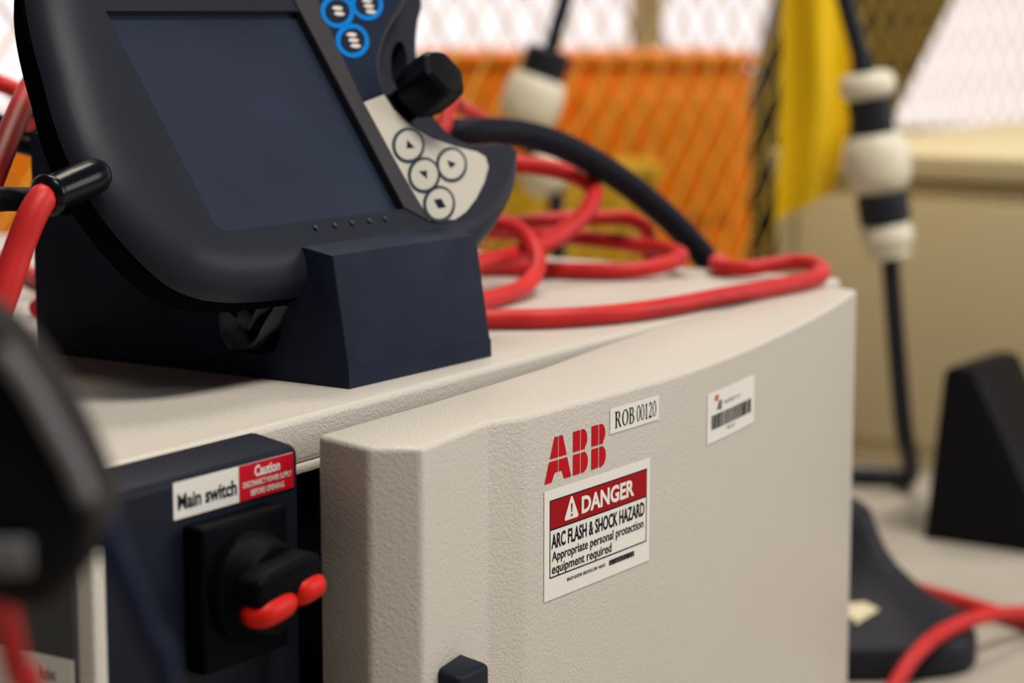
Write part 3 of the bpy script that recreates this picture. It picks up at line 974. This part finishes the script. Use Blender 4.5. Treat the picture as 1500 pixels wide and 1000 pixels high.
cable('red_cable', [(0.36, 0.39, 0.371), (0.361, 0.388, 0.365), (0.364, 0.39, 0.356), (0.367, 0.39, 0.343), (0.371, 0.39, 0.33), (0.376, 0.39, 0.2), (0.381, 0.4, 0.08), (0.381, 0.42, 0.01), (0.371, 0.47, 0.0055)], 0.0034, 'red_cable',
      'red cable hanging straight down under the connector hood', 'cable')
cable('blue_cable', [(0.356, 0.385, 0.431), (0.353, 0.391, 0.438), (0.348, 0.401, 0.443), (0.328, 0.431, 0.41), (0.308, 0.461, 0.33), (0.298, 0.481, 0.15), (0.308, 0.501, 0.02), (0.348, 0.551, 0.006)], 0.0045, 'blue_cable',
      'thick dark blue cable leaving the top of the connector hood', 'cable')

# ================================================================== FLOOR BESIDE THE CONTROLLER
# second cradle
wp = [(0.812, 0.0), (0.796, 0.166), (0.790, 0.171), (0.773, 0.1715), (0.767, 0.169), (0.700, 0.043), (0.640, 0.030), (0.632, 0.022), (0.632, 0.0)]
v, f = prism_vf(wp, 'x', 1.943, 2.065)
o = build('pendant_cradle', v, f, 'wedge_black', bevel=0.003, seg=3, angle=14, smooth=30)
tag(o, 'black wedge shaped cradle standing empty on the floor', 'cradle')
o.location = (0, 0, 0)

# flared stand foot with an arrow sticker
ft = empty('stand_foot', 'black flared stand foot with a cream arrow sticker beside the controller', 'stand', (1.545, 0.735, 0), AISLE_ROT)
prof_f = [(0.122, 0.0), (0.124, 0.003), (0.124, 0.022), (0.120, 0.027), (0.105, 0.036), (0.085, 0.050), (0.066, 0.068), (0.053, 0.086), (0.045, 0.104), (0.041, 0.116), (0.034, 0.121)]
v, f = [], []
SQ = 40
for r_, z_ in prof_f:
    for k in range(SQ):
        a = 2 * math.pi * k / SQ
        c_, s_ = math.cos(a), math.sin(a)
        e_ = 0.62
        v.append((r_ * math.copysign(abs(c_) ** e_, c_), 0.7 * r_ * math.copysign(abs(s_) ** e_, s_), z_))
for j in range(len(prof_f) - 1):
    for k in range(SQ):
        f.append((j * SQ + k, j * SQ + (k + 1) % SQ, (j + 1) * SQ + (k + 1) % SQ, (j + 1) * SQ + k))
f.append(tuple(range(SQ))[::-1])
f.append(tuple(range((len(prof_f) - 1) * SQ, len(prof_f) * SQ)))
build('flared_body', v, f, 'foot_slate', ft, smooth=50)
ap = [(-0.03, -0.008), (0.012, -0.008), (0.012, -0.014), (0.032, 0.0), (0.012, 0.014), (0.012, 0.008), (-0.03, 0.008)]
v, f = prism_vf(ap, 'z', 0, 0.0006)
R_ = Matrix.Rotation(rad(38), 3, 'X')
build('arrow_sticker', [R_ @ Vector(q) for q in v], f, 'arrow_cream', ft, loc=(0.008, -0.0605, 0.0500))

cable('red_cable', [(1.80, 0.86, .006), (1.775, 0.80, .006), (1.757, 0.767, .006), (1.743, 0.741, .006), (1.726, 0.69, .006), (1.693, 0.617, .006), (1.652, 0.545, .0068), (1.60, 0.42, .0068), (1.52, 0.15, .0068), (1.50, -0.4, .0068)], 0.0065, 'red_cable',
      'dull red cable on the floor below the empty wedge cradle', 'cable')
cable('red_cable', [(1.41, 0.64, .0075), (1.439, 0.628, .008), (1.476, 0.622, .030), (1.531, 0.622, .036), (1.60, 0.615, .034), (1.66, 0.604, .024), (1.72, 0.58, .018), (1.79, 0.53, .0075), (1.85, 0.45, .0065), (1.95, 0.25, .0065), (2.08, -0.1, .0065), (2.15, -0.6, .0065)], 0.0062, 'red_cable',
      'bright red cable curving over the floor past the stand foot', 'cable')

# ================================================================== SECOND CABINET AND THE FENCE BEHIND
c2 = empty('rear_cabinet', 'tan control cabinet standing on the floor behind the hanging connectors', 'cabinet', (2.235, 0.40, 0))
cl = 0.727
box('cabinet_body', (0.006, 0.72, 0.0, cl, 0.0, 0.320), 'paint_far', c2, bevel=0.004)
box('cabinet_lid', (-0.004, 0.73, -0.006, cl + 0.004, 0.324, 0.352), 'paint_far', c2, bevel=0.004)
box('lid_joint', (0.012, 0.71, 0.006, cl - 0.006, 0.318, 0.326), 'matt_black', c2, bevel=0.0)
box('side_plate', (0.0, 0.008, 0.03, cl - 0.03, 0.03, 0.300), 'paint_far', c2, bevel=0.002)

# mesh fence
fence = empty('mesh_fence', 'yellow diamond mesh safety fence behind the tan cabinet', 'fence', (0.7, 1.362, 0))
xa, xb, hz = 0.0, 3.75, 1.04
cw, ch = 0.0335, 0.068
V, F = [], []
ns = int((xb - xa) / cw)
nz = int((hz - 0.06) / (ch / 2))
tk = 0.0018
for i in range(ns):
    sg = 1 if i % 2 == 0 else -1
    b = len(V)
    for j in range(nz + 1):
        x = xa + (i + 0.5) * cw + sg * (1 if j % 2 == 0 else -1) * cw * 0.5
        z = 0.05 + j * ch / 2
        yo = 0.0012 * sg
        V += [(x - tk, yo, z), (x, yo - tk, z), (x + tk, yo, z), (x, yo + tk, z)]
    for j in range(nz):
        for k in range(4):
            F.append((b + j * 4 + k, b + j * 4 + (k + 1) % 4, b + (j + 1) * 4 + (k + 1) % 4, b + (j + 1) * 4 + k))
wm = build('wire_mesh', V, F, 'mesh_yellow', fence)
wm['kind'] = 'stuff'
for x in (xa, xb):
    box('fence_post', (x - 0.02, x + 0.02, -0.02, 0.02, 0, hz + 0.06), 'mesh_yellow', fence)
for z in (0.045, hz):
    box('fence_rail', (xa + 0.02, xb - 0.02, -0.012, 0.012, z - 0.015, z + 0.015), 'mesh_yellow', fence)

# overhead frame that carries the hanging things
fr = empty('overhead_frame', 'yellow steel frame spanning above the hanging connectors', 'frame', aisle(0, 2.26, 0), AISLE_ROT)
for x in (-0.95, 1.15):
    box('frame_post', (x - 0.02, x + 0.02, -0.02, 0.02, 0, 1.20), 'mesh_yellow', fr)
box('frame_beam', (-0.95, 1.15, -0.02, 0.02, 1.20, 1.24), 'mesh_yellow', fr)

# yellow hanging sheet, softly folded, with a slanting lower edge
V, F = [], []
nx, nzz = 16, 24
for side in (-1, 1):
    for j in range(nzz + 1):
        for i in range(nx + 1):
            u_ = i / nx
            t_ = j / nzz
            zb_ = 0.288 + 0.030 * u_
            z = zb_ + (1.215 - zb_) * t_
            wl = 0.277 + 0.004 * math.sin(t_ * 9)
            low = min(1.0, (z - 0.29) / 0.10)
            wr = 0.332 + 0.021 * min(1, max(0, low))
            V.append((wl + (wr - wl) * u_, 0.006 * math.sin(u_ * 9 + t_ * 2) + side * 0.0012 + 0.031, z))
nn = (nx + 1) * (nzz + 1)
for j in range(nzz):
    for i in range(nx):
        a = j * (nx + 1) + i
        F.append((a, a + 1, a + nx + 2, a + nx + 1))
        F.append((nn + a, nn + a + nx + 1, nn + a + nx + 2, nn + a + 1))
for j in range(nzz):
    a, b = j * (nx + 1), (j + 1) * (nx + 1)
    F.append((a, b, nn + b, nn + a))
    F.append((a + nx, nn + a + nx, nn + b + nx, b + nx))
for i in range(nx):
    F.append((i, nn + i, nn + i + 1, i + 1))
    a = nzz * (nx + 1) + i
    F.append((a, a + 1, nn + a + 1, nn + a))
tag(build('hanging_sheet', V, F, 'sheet_yellow', smooth=60, loc=aisle(0, 2.26, 0), rot=AISLE_ROT), 'bright yellow sheet hanging in front of the mesh fence', 'sheet')


def hang_connector(name, label, d, top, bot, rings_, cab_top, cab_bot, rc, extra=None):
    """a cable connector whose body runs from top to bottom; rings_ = (name, t0, t1, radius, material)"""
    e_ = empty(name, label, 'connector', aisle(bot[0], d, bot[1]), AISLE_ROT, 'connectors hanging on black cables')
    A, B_ = Vector((top[0] - bot[0], 0, top[1] - bot[1])), Vector((0, 0, 0))
    ln = (A - B_).length
    for nm, t0, t1, r_, m in rings_:
        h = (t1 - t0) * ln
        b_ = min(0.3 * h, 0.35 * r_)
        if nm == 'collar':
            prof_ = [(r_ * 0.70, 0), (r_ * 0.90, h * 0.12), (r_, h * 0.32), (r_, h * 0.62), (r_ * 0.92, h * 0.86), (r_ * 0.70, h)]
        else:
            prof_ = [(r_ - b_ * 0.5, 0), (r_, b_ * 0.5), (r_, h - b_ * 0.5), (r_ - b_ * 0.5, h)]
        v, f = lathe_vf(prof_, 28)
        o = build(nm, v, f, m, e_, smooth=40)
        s_ = B_ + (A - B_) * t0
        orient(o, s_, A if t0 < 1 else A * 2)
    org = Vector((bot[0], 0, bot[1]))
    if extra:      # a pale coupling lower down on the cable
        a_, b_, r_ = extra
        a_, b_ = Vector((a_[0], 0, a_[1])) - org, Vector((b_[0], 0, b_[1])) - org
        h = (b_ - a_).length
        v, f = lathe_vf([(r_ * 0.6, 0), (r_ * 0.9, h * 0.15), (r_, h * 0.4), (r_, h * 0.65), (r_ * 0.9, h * 0.86), (r_ * 0.6, h)], 28)
        orient(build('coupling', v, f, 'conn_white', e_, smooth=40), a_, b_)
    for path in (cab_top, cab_bot):
        v, f = tube_vf(catmull([Vector(q) - org for q in path], 6), rc, 12)
        build('cable', v, f, 'conn_black', e_, smooth=60)
    return e_


hang_connector('cable_connector', 'white and black banded cable connector beside the yellow sheet', 2.22, (0.357, 0.445), (0.386, 0.258),
               [('end_nut', 0.0, 0.06, 0.022, 'conn_white'), ('collar', 0.03, 0.20, 0.0265, 'conn_white'), ('ring', 0.17, 0.36, 0.0265, 'conn_black'), ('collar', 0.36, 0.67, 0.0335, 'conn_white'), ('ring', 0.66, 0.88, 0.0225, 'conn_black'), ('collar', 0.86, 1.0, 0.0285, 'conn_white')],
               [(0.357, 0, 0.440), (0.346, 0, 0.480), (0.334, 0, 0.520), (0.322, 0, 0.58), (0.315, 0, 0.70), (0.32, 0.02, 1.0), (0.32, 0.02, 1.215)],
               [(0.386, 0, 0.262), (0.390, 0, 0.22), (0.397, 0, 0.15), (0.405, 0, 0.08), (0.418, 0.03, 0.04), (0.422, 0.06, 0.014), (0.405, 0.085, 0.0105), (0.30, 0.10, 0.0105), (0.18, 0.10, 0.0105)], 0.0095)
hang_connector('cable_connector', 'pale rounded cable connector hanging before the orange housing', 2.42, (0.0425, 0.4655), (0.013, 0.3825),
               [('collar', 0.0, 0.66, 0.033, 'conn_white'), ('ring', 0.55, 1.0, 0.0255, 'conn_black')],
               [(0.041, 0, 0.459), (0.050, 0, 0.492), (0.060, 0, 0.53), (0.066, 0, 0.60), (0.068, -0.03, 0.80), (0.068, -0.12, 1.05), (0.068, -0.16, 1.20)],
               [(0.013, 0, 0.386), (0.012, 0, 0.368), (0.030, 0, 0.345), (0.042, 0, 0.325), (0.050, 0, 0.28), (0.05, 0, 0.15), (0.05, -0.02, 0.03), (0.04, -0.04, 0.0105), (0.0, -0.06, 0.0105)], 0.0088,
               extra=((0.052, 0.312), (0.026, 0.350), 0.031))

# orange machine housing behind the fence
oh = empty('machine_housing', 'orange steel machine housing behind the mesh fence', 'machine', aisle(0, 3.35, 0), AISLE_ROT)
box('housing_body', (-0.14, 0.365, 0.0, 0.55, 0.10, 0.425), 'orange', oh, bevel=0.012)
box('top_flange', (-0.15, 0.375, -0.012, 0.56, 0.425, 0.443), 'orange', oh, bevel=0.004)
box('front_door', (0.10, 0.345, -0.012, 0.002, 0.19, 0.385), 'orange', oh, bevel=0.006)
box('front_rib', (0.06, 0.085, -0.022, 0.002, 0.10, 0.424), 'orange', oh, bevel=0.004)
box('plinth', (-0.145, 0.37, -0.005, 0.555, 0.0, 0.10), 'arm_dark', oh, bevel=0.004)
ob = empty('pallet_box', 'golden yellow tote box between the fence and the orange housing', 'box', aisle(0, 3.10, 0), AISLE_ROT)
box('tote_wall', (-0.03, 0.20, 0.0, 0.14, 0.0, 0.285), 'orange_yellow', ob, bevel=0.006)
box('tote_rim', (-0.04, 0.21, -0.01, 0.15, 0.27, 0.292), 'orange_yellow', ob, bevel=0.004)
ol = empty('storage_bin', 'low orange steel bin standing behind the mesh fence', 'bin', aisle(0, 3.6, 0), AISLE_ROT)
box('bin_body', (-1.35, -0.55, 0.0, 0.5, 0.0, 0.30), 'orange', ol, bevel=0.012)
box('bin_rim', (-1.36, -0.54, -0.012, 0.51, 0.30, 0.32), 'orange', ol, bevel=0.004)

# dark leaning arm beyond the housing
ar = empty('manipulator', 'dark leaning machine arm behind the mesh fence and yellow sheet', 'machine', aisle(0, 4.0, 0), AISLE_ROT)
lean = [(0.40, 0.0), (0.385, 0.17), (0.415, 0.235), (0.492, 0.527), (0.60, 0.82), (0.90, 0.82), (0.801, 0.527), (0.700, 0.312), (0.66, 0.0)]
v, f = prism_vf(lean, 'y', 0.0, 0.22)
build('arm_link', v, f, 'arm_dark', ar, bevel=0.012, seg=3, smooth=30)
box('arm_base', (0.34, 0.74, -0.06, 0.30, 0.0, 0.07), 'arm_dark', ar, bevel=0.006)
v, f = lathe_vf([(0.07, 0), (0.075, 0.006), (0.075, 0.02), (0.06, 0.026)], 32)
o = build('arm_joint_cover', v, f, 'arm_dark', ar, smooth=40)
orient(o, (0.50, 0.0, 0.19), (0.50, -1, 0.19))
